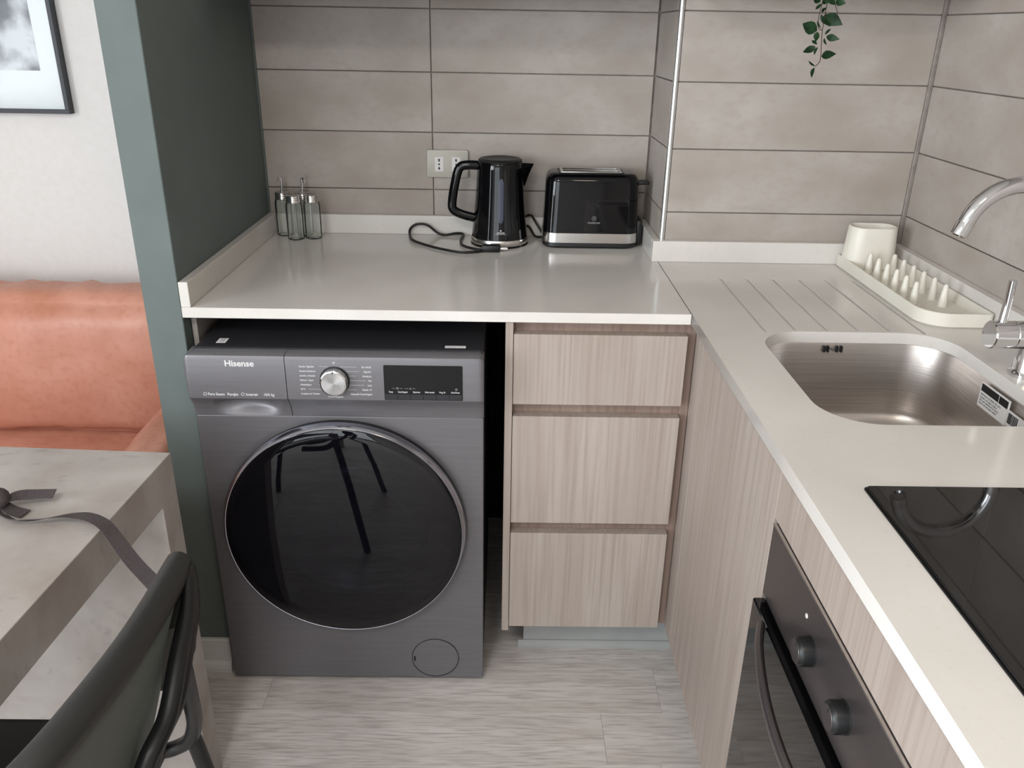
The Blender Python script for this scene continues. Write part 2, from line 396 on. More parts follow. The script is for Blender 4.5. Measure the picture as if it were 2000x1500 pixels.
# ------------------------------------------------------------------ upper cabinets (only their underside line shows)
uc = thing('wall_cabinet', 'grey laminate wall cupboard above the kettle and toaster, underside just showing', 'cabinet', (-0.5, 0.69, 1.520))
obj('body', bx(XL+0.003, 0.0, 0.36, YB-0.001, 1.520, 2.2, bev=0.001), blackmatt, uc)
obj('door', bx(XL+0.003, -0.516, 0.341, 0.359, 1.518, 2.2, bev=0.001), oak_v, uc)
obj('door', bx(-0.513, -0.001, 0.341, 0.359, 1.518, 2.2, bev=0.001), oak_v, uc)
sh = obj('wall_shelf', bx(0.05, XR-0.003, 0.235, YCOL-0.001, 1.524, 1.540, bev=0.001), oak_v)
tag(sh, 'oak laminate wall shelf above the sink that the trailing plant hangs from', 'shelf')

# ------------------------------------------------------------------ worktops
wt = thing('worktop', 'white quartz worktop holding the kettle, toaster and glass jars', 'worktop', (-0.5, 0.3, ZC-TC))
obj('slab', bx(XL+0.0006, -0.0006, 0.0, YB-0.0005, ZC-TC, ZC, bev=0.0012), quartz_m, wt)
obj('upstand', bx(XL+UT+0.0005, -0.0163, YB-UT, YB-0.0006, ZC+0.0002, ZC+UH, bev=0.001), quartz_m, wt)
obj('upstand', bx(XL+0.0007, XL+UT, 0.0005, YB-0.0006, ZC+0.0002, ZC+UH, bev=0.001), quartz_m, wt)
obj('upstand', bx(-0.0163, XC-0.0015, YCOL+0.0004, YB-UT-0.0004, ZC+0.0002, ZC+UH, bev=0.001), quartz_m, wt)
ws = thing('worktop', 'white quartz worktop with drainer grooves, cut out for the sink and hob', 'worktop', (0.3, -0.6, ZC-TC))
SX0, SX1, SY0, SY1, SR = 0.100, 0.462, -0.500, -0.093, 0.085
sink_hole = rrect(SX0, SX1, SY0, SY1, SR, 10)
YEND = -2.05
groove_x = [0.1200+0.0612*i for i in range(6)]
gro = []
for i, gx in enumerate(groove_x):
    y1 = 0.277; y0 = -0.086 if i < 5 else -0.100
    if i == 5: gx = 0.4270
    if i == 0: y0 = -0.098
    gro.append(rrect(gx-0.0036, gx+0.0036, y0, y1, 0.0035, 4))
outer = [(0.0, YEND), (XR-0.0006, YEND), (XR-0.0006, YCOL-0.0006), (0.0, YCOL-0.0006)]
s_low = plate(outer, [sink_hole], ZC-TC, ZC-0.0036); s_top = plate(outer, [sink_hole]+gro, ZC-0.0036, ZC)
obj('slab', join(s_low, s_top), quartz_m, ws)
obj('upstand', bx(-0.0163, XR-0.0007, YCOL-UT, YCOL-0.0001, ZC+0.0002, ZC+UH, bev=0.001), quartz_m, ws)
obj('upstand', bx(XR-UT, XR-0.0007, YEND, YCOL-UT-0.0005, ZC+0.0002, ZC+UH, bev=0.001), quartz_m, ws)

# ------------------------------------------------------------------ sink
sk = thing('sink', 'stainless steel undermount sink bowl set below the grooved worktop', 'sink', (0.28, -0.3, 0.72))
def rr3(x0, x1, y0, y1, r, z, n=10): return [(p[0], p[1], z) for p in rrect(x0, x1, y0, y1, r, n)]
D = 0.003
lps = [rr3(SX0-0.02, SX1+0.02, SY0-0.02, SY1+0.02, SR+.02, ZC-TC-0.001)]
lps += [rr3(SX0-D, SX1+D, SY0-D, SY1+D, SR, ZC-TC-0.001), rr3(SX0-D+.001, SX1+D-.001, SY0-D+.001, SY1+D-.001, SR, ZC-TC-0.004)]
lps += [rr3(SX0+0.006, SX1-0.006, SY0+0.006, SY1-0.006, SR-.004, 0.765)]
for k in range(1, 7):
    a = k/6*PI/2; q = 0.006+0.035*(1-math.cos(a)); lps.append(rr3(SX0+q, SX1-q, SY0+q, SY1-q, max(SR-.004-q*.8, 0.02), 0.765-0.035*math.sin(a)))
b = loft(B(), lps, cap0=False, cap1=True)
for f in b.faces: f.normal_flip()
obj('bowl', b, steel, sk, smooth=60)
for k, xo in enumerate((-0.0173, -0.0101, 0.0072, 0.0159)):
    obj('overflow_slot', prism(B(), [(p[0], p[1]) for p in rrect(0.2565+xo-0.0020, 0.2565+xo+0.0020, 0.8795, 0.8925, 0.0019, 3)], SY1-0.0050, SY1+0.0008, axis='y'), printblack, sk)
obj('screw', lathe(B(), [(0, -0.002), (0.0025, -0.0015), (0.003, 0.0), (0, 0.0)], (0.2548, SY1-0.0030, 0.886), 'y', 12), satin, sk, smooth=True)
obj('drain', lathe(B(), [(0, .004), (0.03, .004), (0.04, .006), (0.045, .004), (0.045, 0.0), (0, 0)], (0.28, -0.3, 0.7302), n=28), chrome, sk, smooth=True)
# sticker on the right side wall of the bowl
XS = SX1-0.0068
def side(y, z): # facing -x; text reads towards -y
    return Matrix.Translation((XS-0.0006, y, z)) @ Matrix.Rotation(-PI/2, 4, 'Z') @ Matrix.Rotation(PI/2, 4, 'X')
stk = obj('sink_sticker', bx(XS-0.0006, XS+0.0020, -0.352, -0.2665, 0.8500, 0.8935), paper)
tag(stk, 'white paper sticker with a black top band on the sink wall', 'sticker')
obj('band', bx(XS-0.0008, XS-0.0003, -0.350, -0.2685, 0.8785, 0.8915), printblack, stk)
obj('divider', bx(XS-0.0010, XS-0.0003, -0.3235, -0.3225, 0.8785, 0.8915), paper, stk)
tl = []
for k, s in enumerate(('INSTRUCCIONES DE USO', 'Limpie con agua y jabon', 'No usar abrasivos ni cloro', 'Secar con un pano suave')):
    tl.append(text_bm(s, 0.0055, side(-0.2705, 0.8715-0.0052*k), 0.0002))
obj('printed_text', join(*tl), printblack, stk)
bc = obj('barcode_sticker', bx(XS-0.0004, XS+0.0020, -0.397, -0.3535, 0.8530, 0.8790), paper)
tag(bc, 'small white barcode sticker beside the black-banded one on the sink', 'sticker')
bars = B(); yy = -0.357
for k in range(17):
    w = random.choice((0.0006, 0.0010, 0.0016)); box(bars, XS-0.0007, XS-0.0003, yy-w, yy, 0.8585, 0.8765); yy -= w+random.choice((0.0006, 0.0011))
obj('bar_lines', bars, printblack, bc)

# ------------------------------------------------------------------ faucet
FX, FY = 0.502, -0.300
fa = thing('faucet', 'chrome kitchen mixer tap with curved spout behind the sink', 'faucet', (FX, FY, ZC))
obj('base', lathe(B(), [(0, 0), (0.027, 0), (0.027, 0.006), (0.0235, 0.009), (0.0225, 0.012), (0.0225, 0.125), (0.0205, 0.13), (0.0, 0.13)], (FX, FY, ZC), n=36), chrome, fa, smooth=True)
obj('handle_barrel', lathe(B(), [(0, -0.078), (0.0215, -0.078), (0.0232, -0.0765), (0.0232, -0.043), (0.0222, -0.042), (0.0222, -0.0405), (0.0232, -0.0395), (0.0232, 0.0), (0, 0.0)], (FX, FY+0.0, ZC+0.072), 'x', 36), chrome, fa, smooth=True)
lv = tube(B(), [(FX-0.062, FY, ZC+0.090), (FX-0.0600, FY+.002, ZC+0.125), (FX-0.0605, FY+.003, ZC+0.164)], 0.0068, n=16, sub=4)
obj('lever', lv, chrome, fa, smooth=True)
sp = [(FX-0.002, FY, ZC+0.12), (FX-0.002, FY, ZC+0.17)]
for k in range(0, 20):
    a = math.radians(162*k/19); sp.append((0.415+0.085*math.cos(a), FY-0.012*k/19, 1.152+0.085*math.sin(a)))
obj('spout', tube(B(), sp, 0.0132, n=24, sub=3), chrome, fa, smooth=True)
e = Vector(sp[-1]); dv = (Vector(sp[-1])-Vector(sp[-2])).normalized()
noz = lathe(B(), [(0, 0), (0.0136, 0), (0.0140, 0.001), (0.0140, 0.020), (0.0125, 0.021), (0.0105, 0.018), (0, 0.018)], n=28)
xform(noz, Matrix.Translation(e) @ dv.to_track_quat('Z', 'Y').to_matrix().to_4x4())
obj('nozzle', noz, chrome, fa, smooth=True)

# ------------------------------------------------------------------ drying rack
dr = thing('dish_rack', 'cream plastic draining rack with pegs and cutlery cup in the corner', 'dish rack', (0.50, 0.17, ZC))
RX0, RX1, RY0, RY1 = 0.437, 0.5745, -0.066, 0.409
def rackloop(q, z, r=0.06):
    x0, x1, y0, y1 = RX0+q, RX1-q, RY0+q, RY1-q; pts = []
    for cx, cy, a0, rr_ in ((x1, y1, 0, .012), (x0, y1, 90, .012), (x0, y0, 180, r), (x1, y0, 270, .012)):
        rr_ = max(rr_-q, .004); sx = -1 if cx == x1 else 1; sy = -1 if cy == y1 else 1
        for i in range(9):
            a = math.radians(a0+90*i/8); pts.append((cx+sx*rr_+rr_*math.cos(a), cy+sy*rr_+rr_*math.sin(a), z))
    return pts
tr = loft(B(), [rackloop(0.004, ZC+0.0004), rackloop(0.0, ZC+0.004), rackloop(0.0, ZC+0.0285), rackloop(0.0015, ZC+0.030), rackloop(0.0035, ZC+0.030), rackloop(0.005, ZC+0.0285), rackloop(0.008, ZC+0.012), rackloop(0.012, ZC+0.010)])
obj('tray', tr, ceramic, dr, smooth=True)
def cuploop(q, z): return [(p[0], p[1], z) for p in rrect(0.439+q, 0.553-q, 0.327+q, 0.402-q, 0.030-q*.5, 8)]
cp = loft(B(), [cuploop(-0.0018, ZC+0.011), cuploop(-0.001, ZC+0.03), cuploop(0.001, ZC+0.07), cuploop(0.003, ZC+0.106), cuploop(0.004, ZC+0.108), cuploop(0.006, ZC+0.108), cuploop(0.008, ZC+0.105), cuploop(0.010, ZC+0.02)])
obj('cutlery_cup', cp, ceramic, dr, smooth=True)
for i in range(6):
    for (px, py) in ((0.475, 0.302-0.0472*i), (0.528, 0.294-0.0490*i)):
        obj('peg', lathe(B(), [(0.0098, 0.010), (0.0080, 0.025), (0.0052, 0.052), (0.0042, 0.0555), (0.0022, 0.0575), (0, 0.058)], (px, py, ZC), n=14), ceramic, dr, smooth=True)

# ------------------------------------------------------------------ hob
hb = thing('induction_hob', 'black glass hob set in the worktop in front of the sink', 'hob', (0.32, -0.95, ZC))
obj('glass_top', prism(B(), rrect(0.0765, 0.563, -1.265, -0.6860, 0.006, 4), ZC+0.0003, ZC+0.0050, bev=0.0012), hobglass, hb)
obj('seal', prism(B(), rrect(0.0745, 0.565, -1.267, -0.6840, 0.006, 4), ZC+0.0001, ZC+0.0018), blackmatt, hb)
# ------------------------------------------------------------------ drawer unit
dc = thing('drawer_cabinet', 'three-drawer oak laminate base unit between washing machine and corner', 'cabinet', (-0.18, 0.3, 0.114))
obj('side_panel', bx(-0.3765, -0.3605, 0.007, 0.60, 0.114, ZC-TC-0.0006, bev=0.0007), oak_v, dc)
obj('carcass', bx(-0.3602, 0.0196, 0.0320, 0.60, 0.120, ZC-TC-0.0006), oak_shade, dc)
for z0, z1 in ((0.7125, 0.8705), (0.4180, 0.6845), (0.1262, 0.3905)):
    d_ = obj('drawer', bx(-0.3592, -0.0015, 0.0072, 0.0315, z0, z1, bev=0.0009), oak_v, dc)
obj('plinth', bx(-0.3206, 0.06, 0.090, 0.105, 0.0, 0.1198), plinthm, dc)
obj('plinth_bead', prism(B(), [(0.0898, 0.0), (0.0898, 0.018), (0.0865, 0.0175), (0.082, 0.013), (0.079, 0.006), (0.078, 0.0)], -0.334, 0.06, axis='x'), plinthm, dc)

# ------------------------------------------------------------------ corner door unit and oven run
cc = thing('corner_cabinet', 'corner base unit with pale oak laminate door below the sink', 'cabinet', (0.3, -0.27, 0.115))
obj('filler', bx(0.0202, 0.038, -0.0390, 0.0315, 0.115, ZC-TC-0.0006, bev=0.0006), oak_v, cc)
obj('door', bx(0.0200, 0.038, -0.5530, -0.0410, 0.115, 0.8690, bev=0.0009), oak_v, cc)
obj('carcass', join(bx(0.0400, 0.056, -0.553, -0.039, 0.120, 0.8960), bx(0.056, 0.58, -0.556, -0.540, 0.120, 0.8960), bx(0.056, 0.58, -0.553, -0.039, 0.120, 0.136)), oak_v, cc)
obj('plinth', bx(0.075, 0.090, -0.556, 0.09, 0.0, 0.1145), plinthm, cc)
oc = thing('oven_cabinet', 'pale oak laminate panel housing the built-in oven under the hob', 'cabinet', (0.3, -0.86, 0.115))
obj('top_panel', bx(0.0200, 0.038, -1.1500, -0.5560, 0.7935, 0.8690, bev=0.0009), oak_v, oc)
obj('carcass', join(bx(0.0400, 0.056, -1.150, -0.5562, 0.7935, 0.8960), bx(0.040, 0.58, -0.5720, -0.5562, 0.120, 0.8960), bx(0.04, 0.58, -1.15, -1.135, 0.12, 0.896)), oak_v, oc)
obj('bottom_panel', bx(0.0200, 0.038, -1.1500, -0.5560, 0.1150, 0.2000, bev=0.0009), oak_v, oc)
obj('plinth', bx(0.075, 0.090, -1.15, -0.5565, 0.0, 0.1145), plinthm, oc)
nc = thing('base_cabinet', 'pale oak laminate base unit beyond the oven at the worktop end', 'cabinet', (0.3, -1.6, 0.115))
obj('door', bx(0.0200, 0.038, YEND, -1.1530, 0.115, 0.8690, bev=0.0009), oak_v, nc)
obj('carcass', bx(0.0400, 0.58, YEND, -1.1530, 0.120, 0.8960), oak_v, nc)
obj('plinth', bx(0.075, 0.090, YEND, -1.1530, 0.0, 0.1145), plinthm, nc)

ov = thing('oven', 'built-in dark grey oven with round knobs and bowed bar handle', 'oven', (0.3, -0.87, 0.2))
OY0, OY1 = -1.148, -0.5670
obj('control_panel', bx(0.0150, 0.0300, OY0, OY1, 0.6700, 0.7925, bev=0.0012), ovenmetal, ov)
obj('top_rim', bx(0.0142, 0.0190, OY0, OY1, 0.7908, 0.7930, bev=0.0005), satin, ov)
obj('cavity', join(bx(0.022, 0.04, OY0, OY1, 0.205, 0.670), bx(0.04, 0.5, OY0+.03, OY1-.03, 0.22, 0.66)), blackvoid, ov)
obj('door', bx(0.0020, 0.0200, OY0, OY1, 0.2050, 0.6610, bev=0.002), ovenglass, ov)
for (ky, kz) in ((-0.7577, 0.7240), (-0.8711, 0.7280)):
    k = obj('knob', lathe(B(), [(0, -0.020), (0.0150, -0.020), (0.0178, -0.0180), (0.0192, -0.0145), (0.0192, -0.0015), (0.0200, -0.001), (0.0200, 0.0), (0, 0.0)], (0.0150, ky, kz), 'x', 28), chairtube, ov, smooth=35)
    obj('knob_face', lathe(B(), [(0, -0.0206), (0.0146, -0.0206), (0.0150, -0.0200), (0, -0.0200)], (0.0150, ky, kz), 'x', 28), ovenmetal, k, smooth=35)
    obj('pointer', bx(-0.0058, -0.0050, ky-0.0007, ky+0.0007, kz+0.007, kz+0.0130), printblack, k)
obj('indicator_lamp', lathe(B(), [(0, -0.0014), (0.0030, -0.0010), (0.0036, 0.0), (0, 0.0)], (0.0150, -0.7285, 0.7560), 'x', 16), amber, ov, smooth=True)
hp = []
for k in range(15):
    t = k/14; hp.append((-0.004-0.038*math.sin(PI*t)**0.8, -0.632-0.445*t, 0.6480+0.012*(1-t)))
obj('handle', tube(B(), hp, 0.01, n=12, sub=3, flat=(0.0062, 0.0105)), ovenmetal, ov, smooth=True)

# ------------------------------------------------------------------ stone side panel left of washer
sp_ = obj('end_panel', bx(XL+0.0020, XL+0.0128, 0.038, 0.60, 0.0, ZC-TC-0.0006, bev=0.0008), conc_m)
tag(sp_, 'narrow beige end panel between the green partition and washing machine', 'panel')

# ------------------------------------------------------------------ washing machine
WX0, WX1 = -1.0140, -0.4196
wm = thing('washing_machine', 'dark silver front-loading washing machine under the worktop', 'washing machine', (-0.717, 0.25, 0.0))
WY = -0.040
obj('body', bx(WX0+0.001, WX1-0.001, WY+0.018, 0.555, 0.014, 0.826, bev=0.004), wash_side, wm)
ld = obj('top_lid', bx(WX0+0.012, WX1-0.002, -0.040, 0.55, 0.826, 0.850, bev=0.006, seg=3), wash_lid, wm)
obj('front_panel', prism(B(), rrect(WX0, WX1, 0.010, 0.7015, 0.004, 3), WY, WY+0.0178, axis='y', bev=0.0022), wash_m, wm)
for fx in (WX0+0.05, WX1-0.05):
    for fy in (0.02, 0.50): obj('foot', lathe(B(), [(0, 0), (0.02, 0), (0.02, 0.008), (0.012, 0.014), (0, 0.014)], (fx, fy, 0), n=16), blackmatt, wm)
XD = -0.8140
def panel_prof(z): pass
YP = -0.0660
def pprof(x, xe, d=0.0):
    """panel section at x; xe = distance to the machine's outer edge, where the upper corner is rounded"""
    r = 0.011; ins = r-math.sqrt(max(0.0, r*r-(r-min(xe, r))**2)); q = 0.35*ins
    return [(x, p[0], p[1]) for p in [(-0.0420+q, 0.7025), (-0.0430+d*0.2+q, 0.7085), (-0.0450+d*0.75+q, 0.7160), (-0.0480+d*1.15+q, 0.7240), (-0.0510+d*1.3+q, 0.7310), (-0.0565+d*1.15+q, 0.7390),
            (-0.0632+q, 0.7478), (YP+q, 0.7510), (YP+q, 0.8360-ins), (YP+0.0025+q, 0.8425-ins), (YP+0.0080+q, 0.8450-ins), (-0.020, 0.8455-ins), (-0.020, 0.7025)]]
EDGE = [0.0, 0.0008, 0.0025, 0.005, 0.008, 0.011]
obj('control_panel', loft(B(), [pprof(XD+0.0007, 1), pprof(WX1-0.02, 1)]+[pprof(WX1+0.0005-e, e+0.0006) for e in EDGE[::-1]]), wash_m, wm, smooth=25)
dl = [pprof(WX0+e, e+0.0006) for e in EDGE]
for k in range(33):
    x = -0.970+0.142*k/32; u = (x+0.899)/0.071; dl.append(pprof(x, 1, 0.019*max(0.0, 1-u*u)**0.85))
dl += [pprof(XD-0.0007, 1)]
dd = obj('detergent_drawer', loft(B(), dl), wash_m, wm, smooth=35)
def ptxt(s, x, z, size, align='LEFT', sx=1.0): return text_bm(s, size, front(x, YP-0.0001, z, sx), 0.0002, align, 0.012)
obj('logo_lettering', text_bm('Hisense', 0.0175, front(-0.9330, YP-0.0001, 0.8215, 1.05), 0.0002, 'LEFT', 0.03), printwhite, dd)
obj('printed_text', join(ptxt('Pure Steam', -0.9735, 0.7575, 0.0085, sx=0.86), ptxt('PureJet', -0.9345, 0.7575, 0.0085, sx=0.86), ptxt('Inverter', -0.8975, 0.7575, 0.0088, sx=0.86), ptxt('10/6 kg', -0.8620, 0.7575, 0.0085, sx=0.86)), printwhite, dd)
ic = B()
for (cx_, r_) in ((-0.9790, 0.0036), (-0.9035, 0.0034)):
    lathe(ic, [(r_, 0), (r_, -0.0004), (r_*0.75, -0.0004), (r_*0.75, 0)], (cx_, YP, 0.7605), 'y', 16)
obj('symbol', ic, printwhite, dd)['kind'] = 'stuff'
KX, KZ = -0.7165, 0.7935
txt = []
left = ['Secado Algodón', 'Secado Sintéticos', 'Lavado y Secado', 'Refresc. Vapor', 'Antialérgico', '20°C', 'Limpieza de Tambor']
right = ['Eco 40-60', 'Algodón', 'Sintéticos', 'Mix', 'Lana', "Rápido 15'", 'Aclarado+Centrifugado']
for i in range(7):
    z = 0.8210-0.0098*i
    txt.append(ptxt(left[i], -0.7860, z, 0.0054, sx=0.85)); txt.append(ptxt(right[i], -0.6430, z, 0.0054, 'RIGHT', 0.85))
txt.append(ptxt("15'", KX, 0.8295, 0.0056, 'CENTER')); txt.append(ptxt('Centrifugado', KX, 0.7560, 0.0058, 'CENTER'))

cpn = wm.children[[c.name.split('.')[0] for c in wm.children].index('control_panel')]
ll = B()
lx = [(-0.746, -0.728), (-0.740, -0.732), (-0.742, -0.738), (-0.746, -0.7425), (-0.750, -0.7425), (-0.771, -0.738), (-0.737, -0.728)]
rx_ = [(-0.705, -0.672), (-0.700, -0.6665), (-0.696, -0.6745), (-0.694, -0.6550), (-0.694, -0.6580), (-0.697, -0.6740), (-0.705, -0.7010)]
for i in range(7):
    z = 0.8228-0.0098*i
    for a, b_ in (lx[i], rx_[i]): box(ll, a, b_, YP-0.0003, YP+0.0002, z-0.0002, z+0.0002)
obj('pointer_lines', ll, printwhite, cpn)['kind'] = 'stuff'
obj('program_text', join(*txt), printwhite, cpn)['kind'] = 'stuff'
kn = obj('program_knob', lathe(B(), [(0, -0.0185), (0.0245, -0.0185), (0.0268, -0.0170), (0.0272, -0.0150), (0.0275, 0.0), (0, 0)], (KX, YP, KZ), 'y', 48), chrome, wm, smooth=35)
obj('knob_face', lathe(B(), [(0, -0.0190), (0.0238, -0.0190), (0.0240, -0.0185), (0, -0.0185)], (KX, YP, KZ), 'y', 48), kb, kn, smooth=20)
obj('knob_mark', bx(KX-0.0010, KX+0.0010, YP-0.0196, YP-0.0187, KZ+0.0215, KZ+0.0258), printblack, kn)
obj('knob_collar', lathe(B(), [(0.0275, -0.001), (0.0300, -0.001), (0.0300, 0.0), (0.0275, 0.0)], (KX, YP, KZ), 'y', 48, closed=True), blackmatt, kn)
ds = obj('display', prism(B(), rrect(-0.6185, -0.4615, 0.7525, 0.8280, 0.002, 3), YP-0.0012, YP+0.001, axis='y'), screenglass, wm)
bt = join(*[ptxt(s, x, 0.7690, 0.0052, 'CENTER', 0.72) for s, x in (('Temp', -0.6055), ('Centrifugado', -0.5815), ('Opciones', -0.5540), ('Nivel secado', -0.5275), ('Prog. fin', -0.5020), ('Inicio/Pausa', -0.4760))])
bt = xform(bt, Matrix.Translation((0, -0.0012, 0)))
obj('button_text', bt, printwhite, ds)
for k in range(6):
    x0 = -0.6175+0.0259*k; obj('touch_button', bx(x0, x0+0.0250, YP-0.0017, YP-0.0010, 0.7535, 0.7655, bev=0.0002), wash_lid, ds)
sy = B()
for cx_, cz_, r_ in ((-0.5920, 0.7785, 0.0022), (-0.5660, 0.7780, 0.0018), (-0.4740, 0.7775, 0.0022)):
    lathe(sy, [(r_, 0), (r_, -0.0003), (r_*0.6, -0.0003), (r_*0.6, 0)], (cx_, YP-0.0012, cz_), 'y', 12)
for a, b_ in ((-0.6025, -0.5960), (-0.5880, -0.5820), (-0.5775, -0.5700), (-0.5620, -0.5560)): box(sy, a, b_, YP-0.0015, YP-0.0010, 0.7781, 0.7786)
obj('symbol', sy, printgrey, ds)['kind'] = 'stuff'
# door
DX, DZ = -0.7190, 0.4340
rg = lathe(B(), [(0.2625, -0.0165), (0.2630, -0.0185), (0.2620, -0.0210), (0.2565, -0.0325), (0.2555, -0.0332), (0.2541, -0.0328), (0.2541, -0.0165)], (DX, WY, DZ), 'y', 112, closed=True)
rg_o = obj('door_ring', rg, ringm, wm, smooth=50)
obj('door_rim', lathe(B(), [(0.2560, -0.0005), (0.2600, -0.0005), (0.2612, -0.0165), (0.2492, -0.0165), (0.2480, -0.0005)], (DX, WY, DZ), 'y', 96, closed=True), blackmatt, wm, smooth=50)
gl = lathe(B(), [(0.2540, -0.0322), (0.2520, -0.0336), (0.2300, -0.0352), (0.1900, -0.0372), (0.1300, -0.0386), (0.06, -0.0394), (0, -0.0396)], (DX, WY, DZ), 'y', 112)
obj('door_glass', gl, doorglass, wm, smooth=80)
obj('door_back', lathe(B(), [(0, -0.0008), (0.2469, -0.0008), (0.2469, -0.0030), (0, -0.0030)], (DX, WY, DZ), 'y', 64), blackvoid, wm, smooth=40)
bw = lathe(B(), [(0.175, -0.0035), (0.172, -0.016), (0.160, -0.024), (0.150, -0.0265), (0.140, -0.024), (0.128, -0.014), (0.110, -0.008), (0.06, -0.0050), (0, -0.0045)], (DX+0.012, WY, DZ-0.006), 'y', 64)
obj('glass_bowl', bw, bowlm, wm, smooth=80)
# filter flap
fl = thing  # (kept simple: part of the machine)
obj('filter_cover', lathe(B(), [(0, -0.0012), (0.0535, -0.0012), (0.0545, -0.0005), (0.0545, 0.0), (0, 0.0)], (-0.5325, WY, 0.0700), 'y', 56), wash_m, wm, smooth=35)
obj('filter_seam', lathe(B(), [(0.0546, 0.0), (0.0546, -0.0016), (0.0558, -0.0016), (0.0558, 0.0)], (-0.5325, WY, 0.0700), 'y', 56, closed=True), wash_lid, wm)
obj('filter_slot', prism(B(), rrect(-0.5835, -0.5790, 0.0610, 0.0750, 0.002, 3), WY-0.0020, WY-0.0005, axis='y'), printblack, wm)
lb = obj('paper_label', bx(-0.9640, -0.9450, -0.012, 0.014, 0.8501, 0.8505), paper, ld)
tt = []
for k in range(4): tt.append(bx(-0.9600, -0.9490, -0.007+0.005*k, -0.0045+0.005*k, 0.8505, 0.8507))
obj('print_lines', join(*tt), printgrey, lb)
lb2 = obj('paper_label', bx(-0.4990, -0.4570, -0.0240, -0.0120, 0.8501, 0.8505), paper, ld)
obj('print_lines', text_bm('ENERGIA  10 kg', 0.005, Matrix.Translation((-0.496, -0.0205, 0.8506)), 0.0001), printgrey, lb2)

# ------------------------------------------------------------------ wall socket
so = thing('wall_socket', 'beige double wall socket on the tiles behind the kettle', 'socket', (-0.537, YB, 1.11))
YS = YB-0.0008
obj('plate', prism(B(), rrect(-0.5935, -0.4815, 1.0735, 1.1460, 0.006, 4), YS-0.009, YS, axis='y', bev=0.003), socketm, so, smooth=30)
for cx_ in (-0.5600, -0.5145):
    ins = obj('socket_insert', prism(B(), rrect(cx_-0.0115, cx_+0.0115, 1.0900, 1.1275, 0.001, 2), YS-0.0100, YS-0.0085, axis='y', bev=0.0004), paper, so)
    hs = B()
    for dz, r_ in ((0.0115, 0.0026), (0.0, 0.0024), (-0.0115, 0.0026)):
        lathe(hs, [(0, -0.0103), (r_, -0.0103), (r_, -0.0098), (0, -0.0098)], (cx_, YS, 1.1087+dz), 'y', 12)
        if dz: lathe(hs, [(0, -0.0103), (0.0017, -0.0103), (0.0017, -0.0098), (0, -0.0098)], (cx_, YS, 1.1087+dz*0.70), 'y', 10)
    obj('pin_holes', hs, printblack, ins)

# ------------------------------------------------------------------ glass jars
def jar(x, y, pour, label, rot=0.0, h=0.100):
    j = thing('glass_jar', label, 'jar', (x, y, ZC), rot, 'small glass jars in the corner of the worktop')
    g = B(); n = 24
    prof = [(0, 0.0005), (0.0195, 0.0005), (0.0220, 0.003), (0.0220, h-0.012), (0.0200, h-0.004), (0.0175, h), (0.0160, h), (0.0185, h-0.005), (0.0203, h-0.013), (0.0203, 0.006), (0.018, 0.005), (0, 0.005)]
    obj('body', lathe(B(), prof, n=n), jarglass, j, smooth=50, local=True)
    cap = obj('cap', lathe(B(), [(0, h+0.0165), (0.0170, h+0.0165), (0.0192, h+0.0150), (0.0194, h+0.0110), (0.0186, h+0.0105), (0.0194, h+0.0095), (0.0194, h+0.0060), (0.0186, h+0.0055), (0.0194, h+0.0045), (0.0194, h-0.002), (0.0180, h-0.0025), (0, h-0.002)], n=28), satin, j, smooth=40, local=True)
    if pour:
        obj('pour_tube', tube(B(), [(0, 0, h+0.016), (0, 0, h+0.040), (0, 0, h+0.052)], 0.0026, n=10, sub=3), chrome, j, smooth=True, local=True)
        obj('flap', tube(B(), [(-0.001, 0, h+0.050), (-0.006, 0, h+0.051), (-0.0085, 0, h+0.040)], 0.0022, n=8, sub=4), chrome, j, smooth=True, local=True)
    else:
        ho = B()
        for k in range(5): lathe(ho, [(0, h+0.0168), (0.0011, h+0.0168), (0.0011, h+0.0163), (0, h+0.0163)], (0.008*math.cos(k*1.256), 0.008*math.sin(k*1.256), 0), n=8)
        obj('sprinkle_holes', ho, printblack, j, local=True)
    return j
jar(-0.9775, 0.6430, True, 'leftmost glass jar with steel pouring spout beside the green partition')
jar(-0.9375, 0.5960, False, 'glass shaker jar with flat steel cap standing in front of the others')
jar(-0.8935, 0.6100, False, 'glass shaker jar with flat steel cap, the rightmost of the jars')
jar(-0.9240, 0.6470, True, 'glass jar with steel pouring spout half hidden behind two shakers', 2.6)

# ------------------------------------------------------------------ kettle
kx, ky = -0.3955, 0.5920
ke = thing('electric_kettle', 'glossy black electric kettle with loop handle, left of the toaster', 'kettle', (kx, ky, ZC))
obj('base_ring', lathe(B(), [(0, 0.0005), (0.0700, 0.0005), (0.0735, 0.002), (0.0745, 0.006), (0.0750, 0.018), (0.0738, 0.020), (0, 0.020)], (kx, ky, ZC), n=56), satin, ke, smooth=35)
obj('foot', lathe(B(), [(0, 0.0), (0.0755, 0.0), (0.0765, 0.0022), (0.0755, 0.0045), (0, 0.0045)], (kx, ky, ZC), n=56), blackgloss, ke, smooth=35)
def kr(z): t = (z-0.02)/0.19; return 0.0738-0.0150*t-0.002*math.sin(PI*t)
bp_ = [(0, 0.0205)]+[(kr(0.0205+0.189*k/14), 0.0205+0.189*k/14) for k in range(15)]+[(0.0570, 0.213), (0, 0.213)]
body = lathe(B(), bp_, (kx, ky, ZC), n=64)
obj('body', body, blackgloss, ke, smooth=40)
obj('lid', lathe(B(), [(0.0560, 0.2125), (0.0568, 0.2160), (0.052, 0.2195), (0.046, 0.2205), (0.040, 0.2185), (0, 0.2200)], (kx, ky, ZC), n=56), blackmatt, ke, smooth=30)
